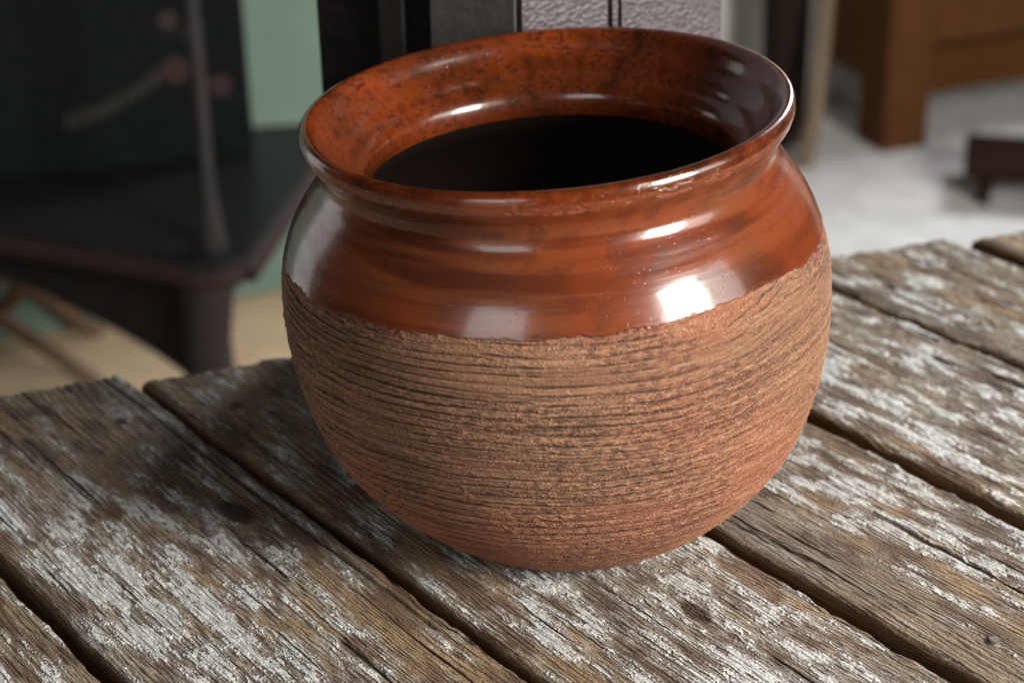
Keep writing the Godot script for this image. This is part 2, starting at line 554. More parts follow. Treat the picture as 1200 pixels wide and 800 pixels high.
func build_pot(tex: Dictionary) -> void:
	var o := pot_outline()
	var total: float = o.total
	var height: PackedFloat32Array = tex.height
	var m := StandardMaterial3D.new()
	m.resource_name = "glazed_clay"
	m.albedo_texture = picture(POT_W, POT_H, Image.FORMAT_RGB8, tex.colour)
	m.roughness = 1.0
	m.roughness_texture = picture(POT_W, POT_H, Image.FORMAT_L8, tex.rough)
	m.roughness_texture_channel = BaseMaterial3D.TEXTURE_CHANNEL_RED
	m.heightmap_enabled = true
	m.heightmap_texture = picture(POT_W, POT_H, Image.FORMAT_RF, height.to_byte_array())
	m.heightmap_scale = 0.1       # the map is in millimetres
	m.metallic_specular = 0.5
	m.clearcoat_enabled = true
	m.clearcoat = 0.5
	m.clearcoat_roughness = 0.09
	m.clearcoat_texture = picture(POT_W, POT_H, Image.FORMAT_L8, tex.coat)
	var pot := thing("clay_pot", "round brown clay pot with glazed shoulder and combed bare belly", "pot")
	var zero := PackedFloat32Array()
	var edge := PackedFloat32Array()
	var neck := PackedFloat32Array()
	var lip := PackedFloat32Array()
	var end := PackedFloat32Array()
	for i in 1025:
		zero.append(0.0)
		edge.append(run_at_height(o, glaze_edge(i / 1024.0), 0.2))
		neck.append(run_at_height(o, 0.1985, 0.5))
		lip.append(run_at_height(o, 0.2216, 0.6))
		end.append(total)
	pot_part(pot, "combed_belly", m, o, height, 330, zero, edge)
	pot_part(pot, "glazed_shoulder", m, o, height, 90, edge, neck)
	pot_part(pot, "rolled_lip", m, o, height, 50, neck, lip)
	pot_part(pot, "flared_mouth", m, o, height, 90, lip, end)
	# inside and underside
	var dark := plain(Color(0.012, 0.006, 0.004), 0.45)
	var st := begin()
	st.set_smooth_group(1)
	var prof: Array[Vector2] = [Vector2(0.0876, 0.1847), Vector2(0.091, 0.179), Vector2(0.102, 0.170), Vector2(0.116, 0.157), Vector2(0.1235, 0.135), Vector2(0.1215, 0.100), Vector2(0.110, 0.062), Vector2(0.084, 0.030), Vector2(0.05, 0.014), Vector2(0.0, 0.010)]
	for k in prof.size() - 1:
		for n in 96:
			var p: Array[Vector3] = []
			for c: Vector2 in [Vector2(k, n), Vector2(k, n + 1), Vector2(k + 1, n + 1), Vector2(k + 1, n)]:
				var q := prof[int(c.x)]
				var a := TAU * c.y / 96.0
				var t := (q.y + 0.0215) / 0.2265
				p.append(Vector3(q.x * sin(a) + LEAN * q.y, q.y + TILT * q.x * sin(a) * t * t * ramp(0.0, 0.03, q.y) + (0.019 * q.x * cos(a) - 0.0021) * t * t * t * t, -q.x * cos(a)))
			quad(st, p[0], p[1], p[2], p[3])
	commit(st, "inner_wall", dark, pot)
	st = begin()
	for n in 96:
		var a := TAU * n / 96.0
		var b := TAU * (n + 1) / 96.0
		for p: Vector3 in [Vector3(0, 0.0008, 0), Vector3(0.0502 * sin(b), 0.0004, -0.0502 * cos(b)), Vector3(0.0502 * sin(a), 0.0004, -0.0502 * cos(a))]:
			st.add_vertex(p)
	commit(st, "foot", plain(Color(0.25, 0.11, 0.06), 0.9), pot)


# ---------------------------------------------------------------- the table
func board_list() -> Array[Dictionary]:
	# s0, s1: the edges across; end: where the far end lies beyond the common oblique line; lift: height of the top; paint spots: [along, across 0..1, half length, half width, strength]
	return [
		{"s0": -0.535, "s1": -0.396, "end": 0.004, "lift": -0.001, "w": 1024, "h": 220, "paint": [], "share": 0.0, "wash": 0.2, "knots": [], "crack": 0.0, "tan": 0.4},
		{"s0": -0.388, "s1": -0.255, "end": 0.0, "lift": -0.0015, "w": 2048, "h": 420, "paint": [[-0.09, 0.72, 0.045, 0.10, 0.55], [0.0, 0.8, 0.05, 0.12, 0.3]], "share": -0.12, "wash": 0.3, "knots": [], "crack": 0.55, "tan": 0.5},
		{"s0": -0.248, "s1": -0.1075, "end": -0.012, "lift": 0.0005, "w": 2048, "h": 430, "paint": [[-0.11, 0.22, 0.13, 0.20, 0.40], [-0.02, 0.30, 0.14, 0.26, 0.36], [-0.06, 0.62, 0.10, 0.20, 0.22], [-0.24, 0.5, 0.08, 0.5, -0.3], [0.08, 0.85, 0.10, 0.16, -0.5], [0.12, 0.5, 0.06, 0.2, 0.15]], "share": 0.0, "wash": 0.55, "knots": [[0.128, 0.80, 0.007], [-0.105, 0.80, 0.008]], "crack": 0.93, "tan": 0.55},
		{"s0": -0.1010, "s1": 0.0390, "end": 0.002, "lift": 0.0, "w": 2048, "h": 430, "paint": [[0.07, 0.30, 0.05, 0.12, 0.30], [0.13, 0.50, 0.10, 0.30, 0.30], [0.05, 0.75, 0.10, 0.20, 0.18], [0.20, 0.7, 0.08, 0.3, 0.12], [-0.20, 0.5, 0.10, 0.4, -0.2]], "share": 0.0, "wash": 0.6, "knots": [[0.112, 0.63, 0.006]], "crack": 0.0, "tan": 0.35},
		{"s0": 0.0465, "s1": 0.1665, "end": 0.0, "lift": 0.001, "w": 2048, "h": 380, "paint": [[0.07, 0.60, 0.16, 0.22, 0.42], [0.0, 0.7, 0.12, 0.2, 0.2], [0.12, 0.12, 0.3, 0.22, -0.6], [0.13, 0.95, 0.12, 0.08, 0.3]], "share": 0.0, "wash": 0.4, "knots": [], "crack": 0.0, "tan": 0.45},
		{"s0": 0.1775, "s1": 0.3130, "end": 0.0, "lift": 0.0, "w": 1024, "h": 220, "paint": [[-0.05, 0.30, 0.12, 0.12, 0.45], [0.02, 0.7, 0.1, 0.2, 0.2], [0.05, 0.15, 0.1, 0.1, 0.4]], "share": 0.0, "wash": 0.4, "knots": [], "crack": 0.0, "tan": 0.4},
		{"s0": 0.3180, "s1": 0.4360, "end": -0.006, "lift": 0.0005, "w": 1024, "h": 200, "paint": [[-0.08, 0.2, 0.06, 0.2, 0.5], [-0.1, 0.75, 0.08, 0.15, 0.2]], "share": -0.08, "wash": 0.4, "knots": [], "crack": 0.0, "tan": 0.45},
		{"s0": 0.4430, "s1": 0.5750, "end": 0.012, "lift": 0.004, "w": 1024, "h": 200, "paint": [], "share": -0.25, "wash": 0.1, "knots": [], "crack": 0.0, "tan": 0.1},
	]


func end_line(s: float) -> float:
	return -0.2545 + 0.297 * s


func board_textures(which: int) -> Dictionary:
	var b: Dictionary = board_list()[which]
	var w: int = b.w
	var h: int = b.h
	var wide: float = b.s1 - b.s0
	var arc := wide + 2.0 * SIDE
	var k := w / 2048.0          # texels of this map to those of the fine maps
	var sd := 100 + which * 20
	var low := noise_map(sd, w, h, 48 * k, 8 * k, 0.03, 2)
	var low2 := noise_map(sd + 1, w, h, 36 * k, 6 * k, 0.05, 3)
	var fibre := noise_map(sd + 2, w, h, 40 * k, 1, 0.16, 3)
	var fine := noise_map(sd + 3, w, h, 10 * k, 1, 0.30, 3)
	var split := noise_map(sd + 4, w, h, 60 * k, 1, 0.07 / k, 3)
	var flake := noise_map(sd + 5, w, h, 7 * k, 2 * k, 0.045, 5)
	var flake2 := noise_map(sd + 6, w, h, 3, 1, 0.10, 4)
	var stain := noise_map(sd + 7, w, h, 7 * k, 3 * k, 0.04, 4)
	var grit := noise_map(sd + 8, w, h, 2, 1, 0.36, 3)
	var colour := PackedByteArray()
	colour.resize(w * h * 3)
	var height := PackedByteArray()
	height.resize(w * h)
	var spots: Array = b.paint
	var knots: Array = b.knots
	var share: float = b.share
	var crack_at: float = b.crack
	var tan_share: float = b.tan
	var wash_share: float = b.wash
	for i in w:
		var t := T0 + BOARD_LEN * (i + 0.5) / w
		for j in h:
			var at := j * w + i
			var across_at := arc * (j + 0.5) / h - SIDE        # metres from the left edge of the top
			var c := across_at / wide
			var on_side := ramp(0.002, -0.003, across_at) + ramp(wide - 0.002, wide + 0.003, across_at)
			var lo := low[at]
			var lo2 := low2[at]
			var fb := fibre[at]
			var fn := fine[at]
			var y := across_at
			var heart := 0.0
			for kn: Array in knots:
				var dx: float = t - kn[0]
				var dy: float = across_at - kn[1] * wide
				var rad: float = kn[2]
				var d := sqrt(dx * dx * 0.25 + dy * dy)
				heart = maxf(heart, ramp(rad, rad * 0.7, d + (grit[at] - 0.5) * 0.002))
				y += signf(dy) * -rad * 1.3 * exp(-pow(dx / (rad * 4.0), 2.0)) * exp(-absf(dy) / (rad * 2.5))
			var q := (y * 1000.0 + (lo - 0.5) * 26.0 + (lo2 - 0.5) * 5.0 + (fb - 0.5) * 0.5) / 2.7
			var fr := q - floorf(q)
			var late := exp(-pow((fr - 0.62) / 0.20, 2.0))
			var dent := exp(-pow((fr - 0.15) / 0.12, 2.0))
			var up := 0.34 * late - 0.25 * dent + 1.2 * (fb - 0.5) + 0.9 * (fn - 0.5) + 0.55 * (grit[at] - 0.5) + 0.9 * (lo2 - 0.5)
			var crack := ramp(0.20, 0.12, split[at] + 0.05 * (fn - 0.5))
			if crack_at > 0.0:
				crack = maxf(crack, exp(-pow((across_at - crack_at * wide - (lo - 0.5) * 0.002) / 0.0011, 2.0)) * (ramp(0.12, -0.05, t) if which == 2 else 0.8))
			up -= 1.5 * crack
			var g := clampf(0.5 + 1.8 * (lo - 0.5) + 0.8 * (fb - 0.5) + (tan_share - 0.45), 0.0, 1.0)
			var red := lerpf(137.0, 152.0, g)
			var green := lerpf(126.0, 128.0, g)
			var blue := lerpf(113.0, 99.0, g)
			var shade := clampf(0.50 * late + 1.2 * (0.5 - fb) + 1.2 * (0.5 - fn) + 0.9 * ramp(0.34, 0.24, fn) + 0.02, 0.0, 1.0)
			red = lerpf(red, 72.0, 0.60 * shade); green = lerpf(green, 58.0, 0.60 * shade); blue = lerpf(blue, 46.0, 0.60 * shade)
			# violet brown rests of primer and damp
			var want := share
			for sp: Array in spots:
				want += sp[4] * exp(-pow((t - sp[0]) / sp[2], 2.0) - pow((c - sp[1]) / sp[3], 2.0))
			var body := want - 0.05 + 1.95 * (flake[at] - 0.5) + 0.75 * (flake2[at] - 0.5) + 0.45 * (fb - 0.5) + 0.35 * (fn - 0.5) + 0.45 * (grit[at] - 0.5)
			var old := ramp(0.50, 0.66, stain[at] + 0.22 * want + 0.25 * (fb - 0.5)) * (1.0 - 0.7 * on_side)
			red = lerpf(red, 84.0, 0.58 * old); green = lerpf(green, 65.0, 0.58 * old); blue = lerpf(blue, 56.0, 0.58 * old)
			# thin grey film of paint, then thick crusts
			var film := ramp(-0.12, 0.34, body + 0.16) * ramp(0.28, 0.68, fb * 0.5 + fn * 0.5 + 0.1) * (0.12 + wash_share) * (1.0 - on_side)
			red = lerpf(red, 170.0, film); green = lerpf(green, 167.0, film); blue = lerpf(blue, 163.0, film)
			var crust := ramp(0.29, 0.42, body) * (1.0 - crack) * (1.0 - on_side)
			var dull := 0.86 + 0.30 * (flake2[at] - 0.4) + 0.22 * (grit[at] - 0.5)
			red = lerpf(red, 218.0 * dull, 0.93 * crust); green = lerpf(green, 219.0 * dull, 0.93 * crust); blue = lerpf(blue, 215.0 * dull, 0.93 * crust)
			up += crust * (0.30 + 0.5 * flake2[at])
			red = lerpf(red, 34.0, 0.85 * crack); green = lerpf(green, 25.0, 0.85 * crack); blue = lerpf(blue, 18.0, 0.85 * crack)
			red = lerpf(red, 58.0, 0.8 * heart); green = lerpf(green, 40.0, 0.8 * heart); blue = lerpf(blue, 30.0, 0.8 * heart)
			up += 0.5 * heart * (grit[at] - 0.3)
			var hole := ramp(0.82, 0.86, grit[at] * 0.6 + stain[at] * 0.4)
			red = lerpf(red, 40.0, 0.8 * hole); green = lerpf(green, 30.0, 0.8 * hole); blue = lerpf(blue, 24.0, 0.8 * hole)
			up -= 0.8 * hole
			var tone := 1.0 + 0.42 * (grit[at] - 0.5)
			red *= tone; green *= tone; blue *= tone
			# the sides keep a browner, younger wood
			red = lerpf(red, lerpf(76.0, 116.0, fb), 0.8 * on_side); green = lerpf(green, lerpf(57.0, 86.0, fb), 0.8 * on_side); blue = lerpf(blue, lerpf(40.0, 58.0, fb), 0.8 * on_side)
			colour[at * 3] = clampi(int(red), 0, 255)
			colour[at * 3 + 1] = clampi(int(green), 0, 255)
			colour[at * 3 + 2] = clampi(int(blue), 0, 255)
			height[at] = clampi(int((up + 2.2) / 4.0 * 255.0), 0, 255)     # 4 mm from black to white
	return {"colour": colour, "height": height}


func build_board(table: Node3D, which: int, tex: Dictionary) -> void:
	var b: Dictionary = board_list()[which]
	var w: int = b.w
	var h: int = b.h
	var m := StandardMaterial3D.new()
	m.resource_name = "weathered_wood"
	m.albedo_texture = picture(w, h, Image.FORMAT_RGB8, tex.colour)
	m.roughness = 0.82
	m.metallic_specular = 0.35
	m.heightmap_enabled = true
	m.heightmap_texture = picture(w, h, Image.FORMAT_L8, tex.height)
	m.heightmap_scale = 0.4
	m.texture_repeat = false
	var height: PackedByteArray = tex.height
	var s0: float = b.s0
	var s1: float = b.s1
	var lift: float = b.lift
	var wide := s1 - s0
	var arc := wide + 2.0 * SIDE
	var wob := noise(500 + which, 18.0, 4)
	var jag := noise(600 + which, 90.0, 3)
	# the section: [across, down, normal across, normal up, place on the texture]
	var sec: Array[PackedFloat32Array] = []
	var rad := 0.0036
	sec.append(PackedFloat32Array([0.0, THICK, -1, 0, 0.0]))
	sec.append(PackedFloat32Array([0.0, SIDE, -1, 0, 0.0005]))
	sec.append(PackedFloat32Array([0.0, SIDE * 0.6, -1, 0, SIDE * 0.4]))
	for k in 5:
		var a := PI / 2.0 * k / 4.0
		sec.append(PackedFloat32Array([rad - rad * cos(a), rad - rad * sin(a), -cos(a), sin(a), SIDE - rad * 0.7 + rad * 1.5 * k / 4.0]))
	for k in range(1, 48):
		var x := lerpf(rad, wide - rad, k / 48.0)
		sec.append(PackedFloat32Array([x, 0, 0, 1, SIDE + x]))
	for k in range(4, -1, -1):
		var a := PI / 2.0 * k / 4.0
		sec.append(PackedFloat32Array([wide - rad + rad * cos(a), rad - rad * sin(a), cos(a), sin(a), arc - (SIDE - rad * 0.7 + rad * 1.5 * k / 4.0)]))
	sec.append(PackedFloat32Array([wide, SIDE * 0.6, 1, 0, arc - SIDE * 0.4]))
	sec.append(PackedFloat32Array([wide, SIDE, 1, 0, arc - 0.0005]))
	sec.append(PackedFloat32Array([wide, THICK, 1, 0, arc]))
	var cols := sec.size()
	var rows := 460
	var v := PackedVector3Array()
	var nm := PackedVector3Array()
	var uv := PackedVector2Array()
	var index := PackedInt32Array()
	for j in rows + 1:
		for i in cols:
			var c := sec[i]
			var s := s0 + c[0]
			var begins: float = end_line(s) + b.end + 0.0035 * jag.get_noise_2d(s, 0.3) + 0.002 * wob.get_noise_2d(s, 1.1)
			var f := float(j) / rows
			var t := lerpf(begins, T0 + BOARD_LEN, f)
			var end_round := ramp(0.008, 0.0, t - begins)
			var u := (t - T0) / BOARD_LEN
			var x := clampi(int(u * w), 0, w - 1)
			var y := clampi(int(c[4] / arc * h), 0, h - 1)
			var up := (height[y * w + x] / 255.0 * 4.0 - 2.2) * 0.001 * clampf(c[3], 0.25, 1.0)
			var edge := 0.0
			if absf(c[2]) > 0.0:
				edge = 0.0022 * wob.get_noise_2d(t, s0 * 3.0 + signf(c[2])) + 0.0008 * jag.get_noise_2d(t * 2.0, signf(c[2])) - 0.0002
			var worn := 0.0
			if absf(c[2]) > 0.0 and c[3] > 0.0:
				worn = -0.0018 * ramp(0.05, 0.4, wob.get_noise_2d(t * 0.7 + 9.0, signf(c[2])))
			var wave := 0.0009 * wob.get_noise_2d(t * 0.15, s * 0.2 + 5.0)
			if which == 3:
				wave *= ramp(0.05, 0.12, absf(t))
			var p := along * t + across * (s + c[2] * (edge + up * absf(c[2]))) + Vector3.UP * (lift - c[1] + (up * maxf(c[3], 0.0) if c[1] < 0.02 else 0.0) + wave + worn - 0.0035 * end_round * end_round * (1.0 if c[1] < 0.012 else 0.0))
			v.append(p)
			nm.append((across * c[2] + Vector3.UP * c[3] - along * 0.5 * end_round).normalized())
			uv.append(Vector2(u, c[4] / arc))
	for j in rows:
		for i in cols - 1:
			var a := j * cols + i
			index.append_array(PackedInt32Array([a, a + 1, a + cols, a + 1, a + cols + 1, a + cols]))
	# underside and ends
	for j in [0, rows]:
		var start := v.size()
		for i in cols:
			v.append(v[j * cols + i])
			nm.append(-along if j == 0 else along)
			uv.append(uv[j * cols + i])
		var mid := v.size()
		v.append((v[start] + v[start + cols - 1]) / 2.0)
		nm.append(-along if j == 0 else along)
		uv.append(Vector2(uv[start].x, 0.5))
		for i in cols - 1:
			if j == 0:
				index.append_array(PackedInt32Array([mid, start + i + 1, start + i]))
			else:
				index.append_array(PackedInt32Array([mid, start + i, start + i + 1]))
	var under := v.size()
	for q: int in [0, cols - 1, rows * cols, rows * cols + cols - 1]:
		v.append(v[q]); nm.append(Vector3.DOWN); uv.append(uv[q])
	index.append_array(PackedInt32Array([under, under + 2, under + 1, under + 1, under + 2, under + 3]))
	put_arrays(v, nm, uv, index, "board", m, table)


func build_table(tex: Array) -> void:
	var table := thing("board_table", "weathered plank table with flaking white paint under the clay pot", "table")
	for k in board_list().size():
		build_board(table, k, tex[k])
	# old nails, driven in where the boards cross the rails
	var iron := plain(Color(0.09, 0.075, 0.065), 0.6, 0.5)
	for nail: Array in [[1, -0.095, -0.3325], [1, -0.055, -0.300], [2, -0.245, -0.220], [2, -0.238, -0.135], [3, -0.215, -0.075], [4, 0.215, 0.075], [5, -0.120, 0.205], [5, -0.118, 0.285], [6, -0.090, 0.345]]:
		var st := begin()
		var p: Vector3 = along * nail[1] + across * nail[2] + Vector3.UP * (0.0002 + float(board_list()[nail[0]].lift))
		add_tube(st, PackedVector3Array([p - Vector3.UP * 0.012, p + Vector3.UP * 0.0006, p + Vector3(0.0001, 0.0011, 0)]), PackedFloat32Array([0.0030, 0.0034, 0.0022]), 12)
		commit(st, "nail_head", iron, table.get_child(nail[0]))
	var wood := plain(Color(0.10, 0.068, 0.045), 0.85)
	var turn := Basis(Vector3.UP, -deg_to_rad(53.4))        # x along the boards
	for t: float in [-0.06, 0.36]:
		var st := begin()
		var mid := along * t + across * 0.02 + Vector3(0, -THICK - 0.0275, 0)
		if t < 0.0:
			mid += along * 0.01
		add_box(st, mid, Vector3(0.06, 0.05, 1.08), turn)
		commit(st, "cross_rail", wood, table)
	for t: float in [-0.05, 0.36]:
		for s: float in [-0.44, 0.48]:
			var st := begin()
			var top := -THICK - 0.0525
			add_box(st, along * t + across * s + Vector3(0, (top + FLOOR_Y) / 2.0, 0), Vector3(0.055, top - FLOOR_Y, 0.055), turn)
			commit(st, "leg", wood, table)


# ---------------------------------------------------------------- the room behind
func mottled(a: Color, b: Color, rough: float, rng_seed: int, frequency: float, scale: Vector3, relief := 0.0, metal := 0.0, gloss := 0.5) -> StandardMaterial3D:
	var m := StandardMaterial3D.new()
	m.metallic_specular = gloss
	var n := NoiseTexture2D.new()
	n.width = 512
	n.height = 512
	n.seamless = true
	n.noise = noise(rng_seed, frequency, 4)
	var g := Gradient.new()
	g.offsets = PackedFloat32Array([0.25, 0.75])
	g.colors = PackedColorArray([a.linear_to_srgb(), b.linear_to_srgb()])
	n.color_ramp = g
	m.albedo_texture = n
	m.roughness = rough
	m.metallic = metal
	m.uv1_triplanar = true
	m.uv1_world_triplanar = true
	m.uv1_scale = scale
	if relief > 0.0:
		var r := NoiseTexture2D.new()
		r.width = 512
		r.height = 512
		r.seamless = true
		r.noise = noise(rng_seed + 1, frequency * 2.0, 4)
		m.heightmap_enabled = true
		m.heightmap_texture = r
		m.heightmap_scale = relief
	return m


func structure(o: Node, label: String) -> void:
	o.set_meta("kind", "structure")
	o.set_meta("label", label)


func build_room() -> void:
	var st := begin()
	add_box(st, Vector3(0, FLOOR_Y - 0.025, -0.8), Vector3(7.0, 0.05, 7.0))
	var fl := commit(st, "floor", mottled(Color(0.60, 0.43, 0.28), Color(0.68, 0.50, 0.33), 0.6, 31, 0.02, Vector3(1, 1, 1)), self)
	structure(fl, "beige floor behind the table")
	# room axes: x along the back wall
	var turn := Basis(Vector3.UP, deg_to_rad(ROOM_TURN))
	st = begin()
	add_box(st, Vector3(-0.439, FLOOR_Y + 0.9, -2.031) + turn * Vector3(-0.75, 0, -0.051), Vector3(2.6, 1.8, 0.10), turn)
	var wall := commit(st, "wall", mottled(Color(0.138, 0.210, 0.172), Color(0.155, 0.235, 0.195), 0.8, 33, 0.01, Vector3(1, 1, 1)), self)
	structure(wall, "mint green wall behind the stove")
	st = begin()
	add_box(st, Vector3(0.616, FLOOR_Y + 0.9, -2.95) + turn * Vector3(0.4, 0, -0.051), Vector3(2.6, 1.8, 0.10), turn)
	wall = commit(st, "wall", mottled(Color(0.50, 0.50, 0.46), Color(0.58, 0.57, 0.53), 0.8, 35, 0.01, Vector3(1, 1, 1)), self)
	structure(wall, "pale grey wall at the back right")
	st = begin()
	add_box(st, Vector3(0.80, FLOOR_Y + 0.006, -2.25), Vector3(1.5, 0.010, 1.50), Basis(Vector3.UP, deg_to_rad(ROOM_TURN)))
	var rug := commit(st, "rug", mottled(Color(0.68, 0.67, 0.66), Color(0.80, 0.79, 0.78), 0.95, 37, 0.02, Vector3(1, 1, 1), 0.2), self)
	rug.set_meta("label", "pale grey rug on the floor behind the table on the right")
	rug.set_meta("category", "rug")


func build_iron_box() -> void:
	var box := thing("iron_box", "dark iron box with a hammered front standing behind the pot", "box")
	var black := mottled(Color(0.010, 0.009, 0.009), Color(0.018, 0.015, 0.014), 0.7, 41, 0.03, Vector3(6, 6, 6), 0.03, 0.0, 0.12)
	var brown := mottled(Color(0.060, 0.052, 0.050), Color(0.085, 0.075, 0.072), 0.6, 43, 0.03, Vector3(6, 6, 6), 0.03)
	var grey := mottled(Color(0.058, 0.048, 0.052), Color(0.095, 0.080, 0.086), 0.5, 45, 0.035, Vector3(8, 8, 8), 0.15, 0.2)
	var hi := 0.42
	var y0 := 0.0025
	var pc := Vector2(-0.0200, -0.135)
	var ql := Vector2(-0.1357, -0.205)
	var qr := Vector2(0.0945, -0.205)
	var st := begin()
	add_prism(st, PackedVector2Array([ql + Vector2(0.002, 0.0), pc + Vector2(0, -0.004), qr + Vector2(-0.002, 0.0), Vector2(0.0925, -0.243), Vector2(-0.133, -0.235)]), y0, hi)
	commit(st, "body", black, box)
	# hammered plate on the right face, split by a raised strip
	var dr := (qr - pc).normalized()
	var nr := Vector2(-dr.y, dr.x) if Vector2(-dr.y, dr.x).y > 0 else Vector2(dr.y, -dr.x)
	for part: Array in [["front_plate", 0.0, 0.0550, 0.0040], ["front_plate", 0.0675, 0.1330, 0.0040], ["front_strip", 0.0565, 0.0600, 0.0065], ["front_strip", 0.0625, 0.0660, 0.0065]]:
		st = begin()
		var a: Vector2 = pc + dr * part[1]
		var b: Vector2 = pc + dr * part[2]
		add_prism(st, PackedVector2Array([a - nr * 0.001, a + nr * part[3], b + nr * part[3], b - nr * 0.001]), y0, hi - 0.004)
		commit(st, part[0], grey, box)
	var dl := (ql - pc).normalized()
	var nl := Vector2(-dl.y, dl.x) if Vector2(-dl.y, dl.x).y > 0 else Vector2(dl.y, -dl.x)
	st = begin()
	var a := pc + dl * 0.0005
	var b := pc + dl * 0.0535
	add_prism(st, PackedVector2Array([b - nl * 0.001, b + nl * 0.0035, a + nl * 0.0035, a - nl * 0.001]), y0, hi - 0.004)
	commit(st, "side_plate", brown, box)
	st = begin()
	a = pc + dl * 0.073
	b = pc + dl * 0.088
	add_prism(st, PackedVector2Array([b - nl * 0.001, b + nl * 0.003, a + nl * 0.003, a - nl * 0.001]), y0, hi - 0.004)
	commit(st, "side_strip", mottled(Color(0.018, 0.015, 0.014), Color(0.028, 0.023, 0.022), 0.6, 47, 0.03, Vector3(6, 6, 6), 0.0, 0.0, 0.2), box)


func build_stove() -> void:
	var stove := thing("iron_stove", "black cast iron stove with painted panel at the left", "stove")
	var black := mottled(Color(0.010, 0.010, 0.010), Color(0.016, 0.015, 0.015), 0.6, 51, 0.03, Vector3(3, 3, 3), 0.03, 0.0, 0.22)
	var blue := mottled(Color(0.006, 0.008, 0.009), Color(0.010, 0.012, 0.013), 0.8, 53, 0.03, Vector3(3, 3, 3), 0.0, 0.0, 0.12)
	var rust := mottled(Color(0.026, 0.016, 0.016), Color(0.038, 0.024, 0.024), 0.6, 55, 0.03, Vector3(3, 3, 3), 0.0, 0.0, 0.25)
	var grey := mottled(Color(0.026, 0.022, 0.023), Color(0.036, 0.030, 0.031), 0.6, 57, 0.03, Vector3(3, 3, 3), 0.0, 0.0, 0.25)
	var sy := -0.385
	# shelf with a rounded corner towards the viewer
	var corner := PackedVector2Array()
	for k in 9:
		corner.append(Vector2(-0.448, -1.310).lerp(Vector2(-0.400, -1.262), k / 8.0).lerp(Vector2(-0.400, -1.262).lerp(Vector2(-0.352, -1.305), k / 8.0), k / 8.0))
	var foot := PackedVector2Array([Vector2(-0.95, -1.545)])
	foot.append_array(corner)
	foot.append_array(PackedVector2Array([Vector2(-0.280, -1.83), Vector2(-0.95, -1.73)]))
	var st := begin()
	add_prism(st, foot, sy - 0.012, sy)
	commit(st, "shelf", mottled(Color(0.009, 0.010, 0.011), Color(0.014, 0.015, 0.017), 0.42, 59, 0.03, Vector3(3, 3, 3), 0.0, 0.0, 0.35), stove)
	# moulding below the shelf's edge
	var path := PackedVector3Array([Vector3(-0.95, sy - 0.022, -1.545)])
	for c in corner:
		path.append(Vector3(c.x, sy - 0.022, c.y))
	path.append(Vector3(-0.280, sy - 0.022, -1.83))
	var radii := PackedFloat32Array()
	for k in path.size():
		radii.append(0.014)
	st = begin()
	add_tube(st, path, radii, 10)
	commit(st, "moulding", rust, stove)
	# skirt below with a corner leg and an arch
	st = begin()
	var skirt: Array[Vector2] = []
	for k in 13:
		var f := k / 12.0
		skirt.append(Vector2(lerpf(-0.10, -0.60, f), lerpf(-0.60, -0.425, pow(f, 0.55))))
	var d := (Vector3(-0.95, 0, -1.545) - Vector3(-0.448, 0, -1.310)).normalized()
	var origin := Vector3(-0.418, 0, -1.320)
	for k in 12:
		var a := skirt[k]
		var b := skirt[k + 1]
		var pa := origin + d * (-a.x - 0.10)
		var pb := origin + d * (-b.x - 0.10)
		for back: float in [0.0, 1.0]:
			var off := Vector3(0, 0, -0.02 * back)
			var q: Array[Vector3] = [pa + off + Vector3(0, a.y, 0), pa + off + Vector3(0, sy - 0.012, 0), pb + off + Vector3(0, sy - 0.012, 0), pb + off + Vector3(0, b.y, 0)]
			if back == 0.0:
				quad(st, q[0], q[3], q[2], q[1])
			else:
				quad(st, q[0], q[1], q[2], q[3])
		quad(st, pa + Vector3(0, a.y, 0), pa + Vector3(0, a.y, -0.02), pb + Vector3(0, b.y, -0.02), pb + Vector3(0, b.y, 0))
	commit(st, "skirt", black, stove)
	st = begin()
	add_tube(st, PackedVector3Array([Vector3(-0.405, sy - 0.03, -1.315), Vector3(-0.412, -0.50, -1.318), Vector3(-0.420, -0.60, -1.322), Vector3(-0.422, -0.70, -1.325), Vector3(-0.418, FLOOR_Y, -1.320)]), PackedFloat32Array([0.034, 0.029, 0.024, 0.022, 0.034]), 14)
	commit(st, "leg", grey, stove)
	for p: Vector3 in [Vector3(-0.86, 0, -1.53), Vector3(-0.47, 0, -1.70), Vector3(-0.88, 0, -1.68)]:
		st = begin()
		add_tube(st, PackedVector3Array([p + Vector3(0, sy - 0.03, 0), p + Vector3(0, -0.55, 0), p + Vector3(0, FLOOR_Y, 0)]), PackedFloat32Array([0.03, 0.022, 0.026]), 12)
		commit(st, "leg", grey, stove)
	# slim post on the corner
	st = begin()
	var px := -0.398
	var pz := -1.335
	add_tube(st, PackedVector3Array([Vector3(px, sy, pz), Vector3(px, sy + 0.02, pz), Vector3(px, sy + 0.06, pz), Vector3(px, sy + 0.10, pz), Vector3(px + 0.001, sy + 0.20, pz), Vector3(px, 0.25, pz)]), PackedFloat32Array([0.018, 0.016, 0.011, 0.0085, 0.0085, 0.0085]), 12)
	commit(st, "corner_post", grey, stove)
	# painted panel at the back of the shelf
	st = begin()
	var turn := Basis(Vector3.UP, deg_to_rad(13.0))
	var pm := Vector3(-0.386, sy, -1.68)
	add_box(st, pm + turn * Vector3(-0.25, 0.25, -0.011), Vector3(0.5, 0.5, 0.022), turn)
	var panel := commit(st, "painted_panel", blue, stove)
	var yellow := plain(Color(0.022, 0.019, 0.010), 0.8)
	var red := plain(Color(0.022, 0.006, 0.005), 0.8)
	var orange := plain(Color(0.020, 0.011, 0.005), 0.8)
	var rng := RandomNumberGenerator.new()
	rng.seed = 5
